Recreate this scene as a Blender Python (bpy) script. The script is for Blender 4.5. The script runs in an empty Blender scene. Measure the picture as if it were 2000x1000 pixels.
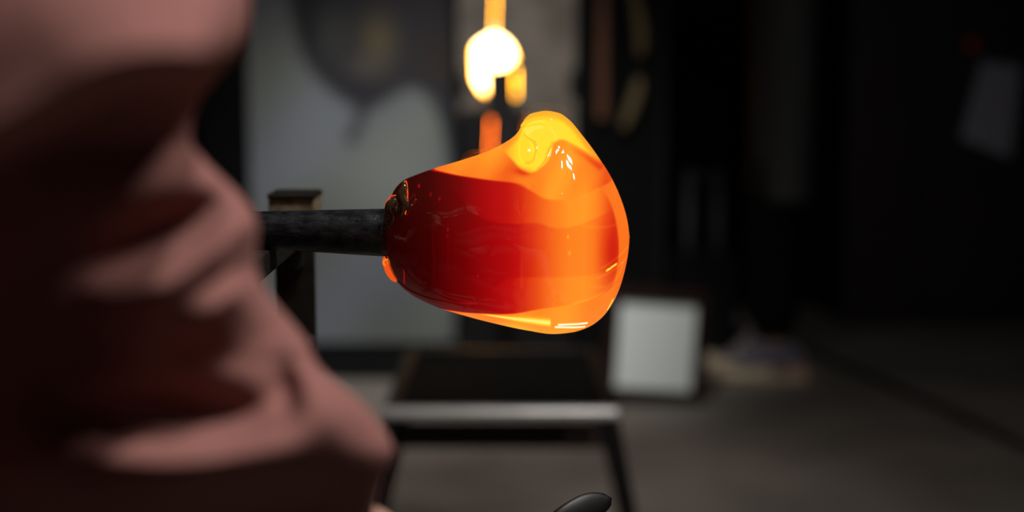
import bpy, bmesh, math, random
import numpy as np
from mathutils import Vector, Matrix, Euler

random.seed(7)
rng = np.random.default_rng(7)
S = bpy.context.scene
COL = S.collection

# ------------------------------------------------------------------ camera
CAM = Vector((0.0, 0.0, 1.0))
F = 50.0 / 36.0 * 2000.0
TH = math.atan2(500 - 115, F)
ST, CT = math.sin(TH), math.cos(TH)
cd = bpy.data.cameras.new('camera')
cam = bpy.data.objects.new('camera', cd)
COL.objects.link(cam)
cam.location = CAM
cam.rotation_euler = (math.pi / 2 - TH, 0, 0)
cd.lens = 50.0
cd.sensor_width = 36.0
cd.clip_start = 0.02
cd.dof.use_dof = True
cd.dof.focus_distance = 0.905
cd.dof.aperture_fstop = 2.75
S.camera = cam

# ------------------------------------------------------------------ light
W = bpy.data.worlds.new('world')
S.world = W
W.use_nodes = True
W.node_tree.nodes['Background'].inputs[0].default_value = (0.5, 0.55, 0.6, 1)
W.node_tree.nodes['Background'].inputs[1].default_value = 0.002
S.view_settings.view_transform = 'Standard'
S.view_settings.look = 'None'
S.view_settings.exposure = 0.0
S.view_settings.gamma = 1.0
S.view_settings.use_curve_mapping = False


def area_light(name, loc, target, power, sx, sy, color=(1, 1, 1), spread=180):
    l = bpy.data.lights.new(name, 'AREA')
    l.shape = 'RECTANGLE'
    l.size, l.size_y = sx, sy
    l.energy = power
    l.color = color
    l.spread = math.radians(spread)
    o = bpy.data.objects.new(name, l)
    COL.objects.link(o)
    o.location = loc
    o.rotation_euler = (Vector(target) - Vector(loc)).to_track_quat('-Z', 'Y').to_euler()
    return o


def spot_light(name, loc, target, power, angle, blend, radius, color=(1, 1, 1)):
    l = bpy.data.lights.new(name, 'SPOT')
    l.energy = power
    l.spot_size = math.radians(angle)
    l.spot_blend = blend
    l.shadow_soft_size = radius
    l.color = color
    o = bpy.data.objects.new(name, l)
    COL.objects.link(o)
    o.location = loc
    o.rotation_euler = (Vector(target) - Vector(loc)).to_track_quat('-Z', 'Y').to_euler()
    return o


for lx, ly, lp in ((0.76, 0.80, 6.5), (0.92, 0.66, 5.5), (0.38, 0.62, 16.0), (0.84, 0.98, 5.0)):  # unseen overhead lamps, heads added to soften folds and scatter glints
    area_light('unseen_overhead', (lx, ly, 2.30), (0.0, 0.70, 0.9), lp, 0.10, 0.05, (1.0, 0.95, 0.92))
spot_light('unseen_spot', (-0.05, 2.45, 2.75), (-0.22, 4.4, 0.50), 265, 42, 1.0, 0.12, (1.0, 0.99, 0.97))  # unseen spot added to brighten the grey sheet and white panel
spot_light('unseen_spot', (0.0, 2.3, 2.75), (-0.12, 3.25, 0.0), 64, 44, 1.0, 0.1, (1.0, 0.96, 0.92))  # unseen spot added to brighten the floor around the table legs
area_light('unseen_rear', (0.55, -0.55, 2.5), (0.05, 0.9, 0.9), 0.6, 0.12, 0.04, (1, 1, 1))  # unseen lamp added behind the camera for glints and sleeve fill

# ------------------------------------------------------------------ helpers
ORG = {}


def fwd_point(px, py, d):
    """point at view depth d for a position in the 2000x1000 frame"""
    u, v = (px - 1000) / F, (py - 500) / F
    return Vector((d * u, d * (CT - v * ST), 1.0 - d * (ST + v * CT)))


def at(px, py, Y):
    """point on the vertical plane y = Y"""
    v = (py - 500) / F
    return fwd_point(px, py, Y / (CT - v * ST))


def on_floor(px, py):
    v = (py - 500) / F
    return fwd_point(px, py, 1.0 / (ST + v * CT))


def tag(o, label=None, cat=None, group=None, kind=None):
    if label: o['label'] = label
    if cat: o['category'] = cat
    if group: o['group'] = group
    if kind: o['kind'] = kind
    return o


def thing(name, label, cat, loc, group=None):
    o = bpy.data.objects.new(name, None)
    o.empty_display_size = 0.05
    COL.objects.link(o)
    o.location = loc
    ORG[o.name] = Vector(loc)
    return tag(o, label, cat, group)


def link_mesh(name, me, mat, parent=None, loc=None, smooth=True):
    """mesh coordinates are in world space; they are shifted to the parent's (or given) origin"""
    org = Vector((0, 0, 0))
    if parent is not None:
        org = ORG[parent.name]
    elif loc is not None:
        org = Vector(loc)
    if org.length > 0:
        me.transform(Matrix.Translation(-org))
    if smooth:
        me.polygons.foreach_set('use_smooth', [True] * len(me.polygons))
    if mat is not None and not me.materials:
        me.materials.append(mat)
    o = bpy.data.objects.new(name, me)
    COL.objects.link(o)
    ORG[o.name] = org
    if parent is not None:
        o.parent = parent
    else:
        o.location = org
    return o


def build(name, bm, mat, parent=None, loc=None, smooth=False):
    bmesh.ops.recalc_face_normals(bm, faces=bm.faces)
    me = bpy.data.meshes.new(name)
    bm.to_mesh(me)
    bm.free()
    return link_mesh(name, me, mat, parent, loc, smooth)


def box(bm, c, s, bev=0.0, rot=None, seg=2):
    r = bmesh.ops.create_cube(bm, size=1.0)
    vs = r['verts']
    M = Matrix.Translation(Vector(c)) @ (rot.to_4x4() if rot is not None else Matrix.Identity(4)) @ Matrix.Diagonal((s[0], s[1], s[2], 1))
    bmesh.ops.transform(bm, matrix=M, verts=vs)
    if bev > 0:
        es = list({e for v in vs for e in v.link_edges})
        bmesh.ops.bevel(bm, geom=es, offset=bev, segments=seg, affect='EDGES', profile=0.5)
    return bm


def one_box(name, c, s, mat, parent=None, bev=0.0, rot=None):
    return build(name, box(bmesh.new(), c, s, bev, rot), mat, parent)


def beam(bm, a, b, w, h, bev=0.0, roll=0.0):
    """rectangular bar from a to b"""
    a, b = Vector(a), Vector(b)
    d = b - a
    q = d.to_track_quat('X', 'Z').to_matrix()
    if roll:
        q = q @ Matrix.Rotation(roll, 3, 'X')
    return box(bm, (a + b) / 2, (d.length, w, h), bev, q)


def tube(bm, pts, rad, n=16, caps=True, flat=None):
    pts = [Vector(p) for p in pts]
    if not hasattr(rad, '__len__'):
        rad = [rad] * len(pts)
    rad = [float(r) for r in rad]
    T0 = (pts[1] - pts[0]).normalized()
    ref = Vector((0, 0, 1)) if abs(T0.z) < 0.9 else Vector((0, 1, 0))
    Nn = (ref - T0 * ref.dot(T0)).normalized()
    rings = []
    for i, p in enumerate(pts):
        if i == 0: T = T0
        elif i == len(pts) - 1: T = (pts[i] - pts[i - 1]).normalized()
        else: T = (pts[i + 1] - pts[i - 1]).normalized()
        Nn = (Nn - T * Nn.dot(T)).normalized()
        B = T.cross(Nn)
        k = flat if flat else 1.0
        rings.append([bm.verts.new(p + rad[i] * (math.cos(2 * math.pi * j / n) * Nn * k + math.sin(2 * math.pi * j / n) * B)) for j in range(n)])
    for a, b in zip(rings[:-1], rings[1:]):
        for j in range(n):
            bm.faces.new((a[j], a[(j + 1) % n], b[(j + 1) % n], b[j]))
    if caps:
        bm.faces.new(rings[0])
        bm.faces.new(rings[-1][::-1])
    return bm


def prism(bm, poly, y0, y1):
    """polygon of (x, z) points extruded along y"""
    a = [bm.verts.new((x, y0, z)) for x, z in poly]
    b = [bm.verts.new((x, y1, z)) for x, z in poly]
    bm.faces.new(a)
    bm.faces.new(b[::-1])
    n = len(poly)
    for i in range(n):
        bm.faces.new((a[i], b[i], b[(i + 1) % n], a[(i + 1) % n]))
    return bm


def grid_faces(nr, nc, wrap=True):
    f = []
    for i in range(nr - 1):
        for j in range(nc if wrap else nc - 1):
            k = (j + 1) % nc
            f.append((i * nc + j, i * nc + k, (i + 1) * nc + k, (i + 1) * nc + j))
    return f


def skin_mesh(name, verts, edges, radii, root=0, sub=2):
    me = bpy.data.meshes.new(name + '_cage')
    me.from_pydata([tuple(v) for v in verts], edges, [])
    o = bpy.data.objects.new(name + '_cage', me)
    COL.objects.link(o)
    m = o.modifiers.new('skin', 'SKIN')
    m.use_smooth_shade = True
    sv = me.skin_vertices[0].data
    for i, r in enumerate(radii):
        sv[i].radius = (r, r) if not hasattr(r, '__len__') else r
        sv[i].use_root = (i == root)
    s = o.modifiers.new('sub', 'SUBSURF')
    s.levels = s.render_levels = sub
    dg = bpy.context.evaluated_depsgraph_get()
    out = bpy.data.meshes.new_from_object(o.evaluated_get(dg))
    out.name = name
    bpy.data.objects.remove(o)
    bpy.data.meshes.remove(me)
    return out


# ------------------------------------------------------------------ materials
def lin(c):
    return tuple((x / 255 / 12.92) if x / 255 <= 0.04045 else ((x / 255 + 0.055) / 1.055) ** 2.4 for x in c)


def mat(name, c, rough=0.6, metal=0.0, spec=0.5, var=0.0, scale=20.0, bump=0.0, c2=None, emit=None, strength=0.0, stretch=None):
    m = bpy.data.materials.new(name)
    m.use_nodes = True
    nt = m.node_tree
    b = nt.nodes['Principled BSDF']
    b.inputs['Base Color'].default_value = (*c, 1)
    b.inputs['Roughness'].default_value = rough
    b.inputs['Metallic'].default_value = metal
    b.inputs['Specular IOR Level'].default_value = spec
    if emit:
        b.inputs['Emission Color'].default_value = (*emit, 1)
        b.inputs['Emission Strength'].default_value = strength
    if var or bump or c2:
        tc = nt.nodes.new('ShaderNodeTexCoord')
        mp = nt.nodes.new('ShaderNodeMapping')
        if stretch: mp.inputs['Scale'].default_value = stretch
        nz = nt.nodes.new('ShaderNodeTexNoise')
        nz.inputs['Scale'].default_value = scale
        nz.inputs['Detail'].default_value = 6
        nt.links.new(tc.outputs['Object'], mp.inputs[0])
        nt.links.new(mp.outputs[0], nz.inputs['Vector'])
        if var or c2:
            mx = nt.nodes.new('ShaderNodeMix')
            mx.data_type = 'RGBA'
            mx.inputs[6].default_value = (*[x * (1 - var) for x in c], 1)
            mx.inputs[7].default_value = (*(c2 if c2 else [min(1, x * (1 + var)) for x in c]), 1)
            rp = nt.nodes.new('ShaderNodeMapRange')
            rp.inputs[1].default_value, rp.inputs[2].default_value = 0.3, 0.7
            nt.links.new(nz.outputs['Fac'], rp.inputs[0])
            nt.links.new(rp.outputs[0], mx.inputs[0])
            nt.links.new(mx.outputs[2], b.inputs['Base Color'])
        if bump:
            bp = nt.nodes.new('ShaderNodeBump')
            bp.inputs['Strength'].default_value = bump
            bp.inputs['Distance'].default_value = 0.002
            nt.links.new(nz.outputs['Fac'], bp.inputs['Height'])
            nt.links.new(bp.outputs[0], b.inputs['Normal'])
    return m


def attr_mat(name, attr, emit, rough=0.5, spec=0.5, base=(0.01, 0.003, 0.002)):
    m = bpy.data.materials.new(name)
    m.use_nodes = True
    nt = m.node_tree
    b = nt.nodes['Principled BSDF']
    a = nt.nodes.new('ShaderNodeAttribute')
    a.attribute_name = attr
    b.inputs['Roughness'].default_value = rough
    b.inputs['Specular IOR Level'].default_value = spec
    if emit:
        b.inputs['Base Color'].default_value = (*base, 1)
        nt.links.new(a.outputs['Color'], b.inputs['Emission Color'])
        b.inputs['Emission Strength'].default_value = 1.0
    else:
        nt.links.new(a.outputs['Color'], b.inputs['Base Color'])
    return m


M = {}
M['black_wall'] = mat('black_paint', (0.004, 0.004, 0.004), 0.85, spec=0.12, var=0.3, scale=4, bump=0.1)
M['ceiling'] = mat('dark_ceiling', (0.012, 0.012, 0.012), 0.9, var=0.2, scale=3)
M['concrete'] = mat('concrete', (0.165, 0.152, 0.132), 0.7, spec=0.15, scale=2.6, bump=0.15, c2=(0.245, 0.217, 0.192), var=0.15)
M['black_steel'] = mat('black_steel', (0.007, 0.006, 0.006), 0.6, 0.0, spec=0.25, var=0.4, scale=60, bump=0.2)
M['scale_steel'] = mat('scaled_steel', (0.022, 0.022, 0.025), 0.27, 0.45, var=0.7, scale=200, bump=0.5, stretch=(0.5, 1, 1))
M['bare_steel'] = mat('bare_steel', (0.42, 0.42, 0.43), 0.32, 1.0, var=0.15, scale=40)
M['dark_steel'] = mat('dark_steel', (0.02, 0.019, 0.018), 0.4, 0.5, var=0.3, scale=50)
M['bench_steel'] = mat('bench_steel', (0.010, 0.008, 0.006), 0.5, 0.1, spec=0.3, var=0.5, scale=70, bump=0.3)
M['worn_brass'] = mat('worn_brass', (0.20, 0.165, 0.10), 0.55, 0.3, var=0.5, scale=120)
M['grey_steel'] = mat('grey_steel', (0.016, 0.016, 0.016), 0.6, 0.0, var=0.2, scale=10)
M['white_panel'] = mat('white_panel', (0.80, 0.86, 0.83), 0.6, var=0.02, scale=3)
M['red_frame'] = mat('dark_red_frame', (0.016, 0.005, 0.004), 0.7, spec=0.2, var=0.2, scale=30)
M['door_grey'] = mat('furnace_door', (0.135, 0.112, 0.090), 0.8, var=0.35, scale=9, bump=0.2)
M['fire'] = mat('furnace_glow', (0.1, 0.05, 0.02), 0.9, emit=(1.0, 0.42, 0.014), strength=18.0)
M['disc_glow'] = mat('white_disc_glow', (0.1, 0.08, 0.05), 0.9, emit=(1.0, 0.64, 0.24), strength=20.0)
M['blade_steel'] = mat('dark_blade', (0.004, 0.004, 0.004), 0.4, 0.0, spec=0.22, var=0.2, scale=60)
M['maroon'] = mat('maroon_paint', (0.012, 0.004, 0.004), 0.5, var=0.2, scale=8)
M['paper'] = mat('paper', (0.38, 0.38, 0.46), 0.8, var=0.04, scale=5)
M['wood_red'] = mat('red_wood', (0.13, 0.042, 0.012), 0.6, var=0.3, scale=30, stretch=(1, 1, 0.1))
M['wood_tan'] = mat('tan_wood', (0.135, 0.095, 0.042), 0.6, var=0.3, scale=30, stretch=(1, 1, 0.1))
M['bench_wood'] = mat('bench_wood', (0.10, 0.065, 0.04), 0.7, var=0.4, scale=20, stretch=(0.1, 1, 1))
M['rubber'] = mat('rubber', (0.010, 0.008, 0.009), 0.6)
M['sleeve'] = mat('dusty_pink_cotton', (0.240, 0.106, 0.092), 0.95, spec=0.1, var=0.08, scale=350, bump=0.12)
M['skin'] = mat('skin', (0.42, 0.24, 0.18), 0.55, spec=0.4, var=0.06, scale=60, bump=0.05)
M['hair'] = mat('dark_hair', (0.02, 0.013, 0.01), 0.5, var=0.4, scale=200, bump=0.5)
M['denim'] = mat('dark_trousers', (0.015, 0.016, 0.022), 0.9, var=0.2, scale=200)
M['black_cloth'] = mat('black_cloth', (0.003, 0.0045, 0.004), 0.95, spec=0.1, var=0.2, scale=120)
M['grey_cloth'] = mat('grey_cloth', (0.055, 0.055, 0.055), 0.95, spec=0.1, var=0.15, scale=90)
M['shoe_grey'] = mat('shoe_fabric', (0.12, 0.11, 0.14), 0.8, var=0.2, scale=140, bump=0.3)
M['sole'] = mat('shoe_sole', (0.60, 0.50, 0.33), 0.7, var=0.1, scale=40)
M['sole_red'] = mat('shoe_heel_stripe', (0.42, 0.18, 0.12), 0.7)
M['red_led'] = mat('red_indicator', (0.2, 0.01, 0.01), 0.3, emit=(1, 0.02, 0.01), strength=0.02)
M['knob'] = mat('brown_knob', (0.06, 0.035, 0.02), 0.5)
M['rail_brown'] = mat('brown_bar', (0.05, 0.036, 0.032), 0.7, spec=0.2)
M['tube_steel'] = mat('bright_tube', (0.72, 0.71, 0.69), 0.42, 0.5, var=0.12, scale=14)
M['hearth'] = mat('hearth_glow', (0.1, 0.05, 0.02), 0.9, emit=(1.0, 0.16, 0.012), strength=16.0)
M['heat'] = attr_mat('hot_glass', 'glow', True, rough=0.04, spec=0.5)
M['collar'] = attr_mat('cooling_glass', 'glow', True, rough=0.06, spec=0.7, base=(0.035, 0.022, 0.010))
M['grey_sheet'] = attr_mat('dark_patch_sheet', 'tone', False, rough=0.5, spec=0.25)

# ------------------------------------------------------------------ room
XL, XR, YF, YB, ZC = -2.6, 3.0, -1.8, 5.75, 3.2


def struct(name, c, s, m):
    return tag(one_box(name, c, s, m), kind='structure')


struct('floor', ((XL + XR) / 2, (YF + YB) / 2, -0.05), (XR - XL, YB - YF, 0.1), M['concrete'])
struct('ceiling', ((XL + XR) / 2, (YF + YB) / 2, ZC + 0.05), (XR - XL, YB - YF, 0.1), M['ceiling'])
struct('wall_back', ((XL + XR) / 2, YB + 0.05, ZC / 2), (XR - XL + 0.2, 0.1, ZC), M['black_wall'])
struct('wall_front', ((XL + XR) / 2, YF - 0.05, ZC / 2), (XR - XL + 0.2, 0.1, ZC), M['black_wall'])
struct('wall_left', (XL - 0.05, (YF + YB) / 2, ZC / 2), (0.1, YB - YF, ZC), M['black_wall'])
struct('wall_right', (XR + 0.05, (YF + YB) / 2, ZC / 2), (0.1, YB - YF, ZC), M['black_wall'])


# ------------------------------------------------------------------ polyline distance helpers (numpy)
def smooth_poly(pts, n=12):
    p = np.array(pts, float)
    out = []
    for i in range(len(p) - 1):
        p0, p1, p2, p3 = p[max(i - 1, 0)], p[i], p[i + 1], p[min(i + 2, len(p) - 1)]
        for k in range(n):
            t = k / n
            out.append(0.5 * (2 * p1 + (p2 - p0) * t + (2 * p0 - 5 * p1 + 4 * p2 - p3) * t * t + (3 * p1 - p0 - 3 * p2 + p3) * t ** 3))
    out.append(p[-1])
    return np.array(out)


def sdist(X, Y, pts):
    """signed distance to an open polyline (positive on the side of growing y for a left-to-right line) and run 0..1"""
    p = smooth_poly(pts, 6)
    best = np.full(X.shape, 1e9)
    sgn = np.ones(X.shape)
    run = np.zeros(X.shape)
    m = len(p) - 1
    for i in range(m):
        a, b = p[i], p[i + 1]
        d = b - a
        L2 = d @ d + 1e-12
        t = np.clip(((X - a[0]) * d[0] + (Y - a[1]) * d[1]) / L2, 0, 1)
        ex, ey = X - a[0] - t * d[0], Y - a[1] - t * d[1]
        q = np.hypot(ex, ey)
        cr = d[0] * ey - d[1] * ex
        k = q < best
        best = np.where(k, q, best)
        sgn = np.where(k, np.where(cr >= 0, 1.0, -1.0), sgn)
        run = np.where(k, (i + t) / m, run)
    return best * sgn, run


def sst(a, b, x):
    t = np.clip((x - a) / (b - a), 0, 1)
    return t * t * (3 - 2 * t)


def interp(x, pts):
    p = np.array(pts, float)
    return np.interp(x, p[:, 0], p[:, 1])


def smooth_interp(x, pts):
    """monotone cubic through the points"""
    p = np.array(pts, float)
    xs, ys = p[:, 0], p[:, 1]
    h = np.diff(xs)
    dl = np.diff(ys) / h
    m = np.zeros(len(xs))
    m[0], m[-1] = dl[0], dl[-1]
    for i in range(1, len(xs) - 1):
        if dl[i - 1] * dl[i] > 0:
            w1, w2 = 2 * h[i] + h[i - 1], h[i] + 2 * h[i - 1]
            m[i] = (w1 + w2) / (w1 / dl[i - 1] + w2 / dl[i])
    x = np.clip(x, xs[0], xs[-1])
    i = np.clip(np.searchsorted(xs, x) - 1, 0, len(xs) - 2)
    t = (x - xs[i]) / h[i]
    return ((2 * t ** 3 - 3 * t * t + 1) * ys[i] + (t ** 3 - 2 * t * t + t) * h[i] * m[i]
            + (-2 * t ** 3 + 3 * t * t) * ys[i + 1] + (t ** 3 - t * t) * h[i] * m[i + 1])


# glow colour of hot glass against its heat
RAMP = [(-0.1, (6, 2, 1)), (0.0, (20, 1, 1)), (0.15, (58, 1, 1)), (0.28, (112, 2, 4)), (0.40, (165, 6, 10)), (0.48, (192, 16, 13)),
        (0.55, (216, 44, 16)), (0.62, (236, 78, 22)), (0.70, (252, 116, 30)), (0.77, (255, 140, 34)), (0.84, (255, 165, 40)),
        (0.90, (255, 190, 42)), (0.96, (255, 222, 46)), (1.02, (255, 236, 90)), (1.1, (255, 246, 190)), (1.2, (255, 253, 240))]


def heat_rgb(T):
    xs = [r[0] for r in RAMP]
    cs = np.array([lin(r[1]) for r in RAMP])
    out = np.ones(T.shape + (4,), np.float32)
    for k in range(3):
        out[..., k] = np.interp(T, xs, cs[:, k])
    return out


def set_colors(me, name, rgba):
    a = me.attributes.new(name, 'FLOAT_COLOR', 'POINT')
    a.data.foreach_set('color', np.ascontiguousarray(rgba, np.float32).reshape(-1))


# ------------------------------------------------------------------ molten glass
YG = 0.93                     # plane of the pipe's axis
g0 = at(1000, 455, YG)
PXM = YG / CT / F             # metres per frame pixel on that plane (about)

OUT_TOP = [(758, 420), (764, 388), (775, 366), (790, 352), (805, 345), (850, 329), (900, 314), (950, 297), (985, 280), (1005, 266), (1015, 253),
           (1020, 241), (1028, 230), (1042, 222), (1065, 218), (1090, 222), (1110, 235), (1135, 264), (1165, 304), (1192, 346), (1212, 390),
           (1224, 430), (1229, 462)]
OUT_BOT = [(758, 512), (764, 530), (775, 549), (800, 573), (850, 598), (900, 614), (960, 630), (1030, 645), (1080, 652), (1115, 649), (1145, 640),
           (1172, 622), (1195, 592), (1212, 553), (1223, 510), (1228, 478), (1229, 462)]
T1 = [(800, 336), (850, 330), (900, 333), (960, 337), (1012, 340), (1036, 350), (1062, 363), (1098, 367), (1130, 361), (1166, 350), (1210, 345)]
T2 = [(880, 355), (915, 385), (950, 408), (1000, 413), (1050, 411), (1085, 419), (1125, 415), (1165, 402), (1200, 392)]
B1 = [(940, 560), (965, 538), (990, 524), (1030, 518), (1100, 515), (1165, 511), (1200, 498)]
B2 = [(800, 584), (835, 597), (880, 601), (930, 602), (1000, 598), (1060, 584), (1120, 573), (1170, 560), (1207, 536)]
KN = [(985, 288), (1000, 300), (1018, 313), (1040, 317), (1060, 302), (1073, 272), (1095, 262), (1115, 270), (1140, 286), (1172, 312)]
RIM = [(1146, 326), (1168, 348), (1186, 372), (1199, 407), (1206, 450), (1206, 490), (1200, 530), (1186, 562)]


def glass_glow(X, Y):
    T = interp(X, [(755, 0.02), (775, 0.05), (800, 0.08), (850, 0.165), (900, 0.265), (950, 0.36), (1000, 0.445), (1030, 0.53), (1055, 0.60), (1080, 0.67),
                   (1110, 0.735), (1140, 0.75), (1158, 0.72), (1175, 0.66), (1195, 0.59), (1215, 0.575), (1230, 0.57)])
    xr = sst(900, 1050, X)
    # wraps of gathered glass, their refracted layer tones painted into the glow
    d2, _ = sdist(X, Y, T2)
    T = T + (0.045 + 0.01 * xr) * sst(2, -3, d2) * sst(870, 950, X) * sst(1210, 1150, X)
    d1b, _ = sdist(X, Y, B1)
    T = T + 0.035 * sst(-3, 3, d1b) * sst(940, 1000, X)
    # right-hand clear skin, its refracted pale band painted into the glow
    dr, _ = sdist(X, Y, RIM)
    out = sst(3, -3, dr) * sst(1140, 1165, X)
    T = T * (1 - out) + out * interp(Y, [(300, 0.66), (360, 0.71), (450, 0.70), (520, 0.68), (600, 0.74)])
    # dark pocket inside right end
    pk = np.exp(-(((X - 1190) / 24) ** 2 + ((Y - 470) / 62) ** 2))
    T = T - 0.07 * pk * (1 - out)
    # top layer
    d1, _ = sdist(X, Y, T1)
    top = sst(2, -2.5, d1)
    zt = smooth_interp(X, OUT_TOP)
    e = np.clip((Y - zt) / 40.0, 0, 1)
    tv = interp(X, [(800, 0.30), (835, 0.55), (850, 0.72), (900, 0.73), (950, 0.70), (1000, 0.68), (1040, 0.74), (1070, 0.80), (1110, 0.805), (1140, 0.775),
                    (1160, 0.70), (1180, 0.64), (1205, 0.66)])
    tv = tv + 0.11 * (1 - e) * sst(860, 960, X) * sst(1170, 1110, X) + 0.02 * np.sin(X * 0.09 + Y * 0.05)
    T = T * (1 - top) + tv * top
    # yellow knob
    dk, _ = sdist(X, Y, KN)
    kn = sst(3, -3, dk) * sst(960, 1000, X) * sst(1182, 1160, X)
    kv = 0.965 - 0.10 * sst(14, 0, Y - zt) - 0.05 * sst(40, 110, np.abs(X - 1065)) 
    kv = kv - 0.06 * sst(1020, 985, X)
    T = T * (1 - kn) + kv * kn
    for cx_, cy_, r_, a0, a1, am in [(1052, 266, 24, 3.3, 5.0, 0.05), (1054, 268, 31, 3.5, 5.1, 0.05), (1056, 272, 40, 3.7, 4.9, 0.035), (1062, 262, 22, 4.9, 6.6, 0.03), (1030, 288, 13, -0.6, 1.6, -0.07), (1030, 262, 10, 1.0, 3.6, -0.08)]:
        an = np.mod(np.arctan2(Y - cy_, X - cx_) - a0, 2 * np.pi)
        T = T + am * np.exp(-((np.hypot(X - cx_, Y - cy_) - r_) / 1.8) ** 2) * (an < (a1 - a0))
    # thin cooler seam right under the knob's right edge
    T = T - 0.10 * np.exp(-((dk - 6) / 5) ** 2) * sst(1105, 1130, X) * sst(1185, 1165, X)
    # pool and drip below the curl
    T = T - 0.16 * np.exp(-(((X - 1022) / 16) ** 2 + ((Y - 318) / 7) ** 2))
    # bottom layer
    d2b, _ = sdist(X, Y, B2)
    bot = sst(-2.5, 2, d2b) * sst(790, 835, X)
    zb = smooth_interp(X, OUT_BOT)
    eb = np.clip((zb - Y) / 24.0, 0, 1)
    bv = interp(X, [(790, 0.3), (825, 0.45), (840, 0.66), (900, 0.72), (1000, 0.76), (1060, 0.79), (1130, 0.79), (1180, 0.72), (1215, 0.68)]) + 0.02 * np.sin(X * 0.07)
    bv = bv + 0.13 * np.exp(-(((X - 1015) / 60) ** 2)) * (1 - eb)
    T = T * (1 - bot) + bv * bot
    # bright wedge in the foot: a refracted highlight painted into the glow
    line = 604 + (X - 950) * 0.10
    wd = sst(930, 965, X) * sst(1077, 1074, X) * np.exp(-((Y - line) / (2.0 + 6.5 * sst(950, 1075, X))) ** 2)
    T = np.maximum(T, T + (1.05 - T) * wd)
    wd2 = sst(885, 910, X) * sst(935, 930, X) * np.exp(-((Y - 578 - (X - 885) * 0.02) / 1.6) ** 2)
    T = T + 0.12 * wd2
    for (xa, ya, xb, yb, w, h) in [(1092, 621, 1146, 620, 2.6, 1.2), (1086, 627, 1142, 630, 2.6, 1.2), (1184, 507, 1202, 498, 2.2, 1.0),  # white streaks: lamp highlights painted as glow
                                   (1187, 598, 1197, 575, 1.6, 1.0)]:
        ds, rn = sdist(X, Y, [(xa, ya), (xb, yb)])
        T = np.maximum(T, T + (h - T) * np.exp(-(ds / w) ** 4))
    # fine drawn cords in the right end
    for (p, a) in [([(1165, 520), (1190, 512), (1222, 495)], 0.05), ([(1175, 500), (1200, 488), (1224, 474)], 0.05), ([(1120, 572), (1170, 556), (1206, 526), (1216, 500)], 0.05),
                   ([(1150, 536), (1185, 540), (1208, 515)], 0.03), ([(1135, 415), (1165, 420), (1200, 422)], 0.03)]:
        ds, rn = sdist(X, Y, p)
        T = T + a * np.exp(-(ds / 2.2) ** 2)
    # seeds
    for (sx, sy, r, a) in [(876, 428, 1.6, 0.2), (875, 440, 1.5, 0.15), (993, 442, 1.6, 0.06), (934, 518, 1.4, 0.15), (1111, 467, 2.0, 0.16), (1108, 435, 1.8, 0.16),
                           (820, 354, 2.0, 0.35), (843, 366, 2.0, 0.2), (860, 373, 2.0, 0.2), (966, 418, 1.6, 0.06), (796, 570, 2.4, 0.45)]:
        T = T + a * np.exp(-(((X - sx) / r) ** 2 + ((Y - sy) / (r * 1.6)) ** 2))
    for sx in (848, 876):
        T = T + 0.035 * np.exp(-((X - sx) / 1.3) ** 2) * sst(395, 440, Y) * sst(560, 500, Y)
    return T


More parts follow.
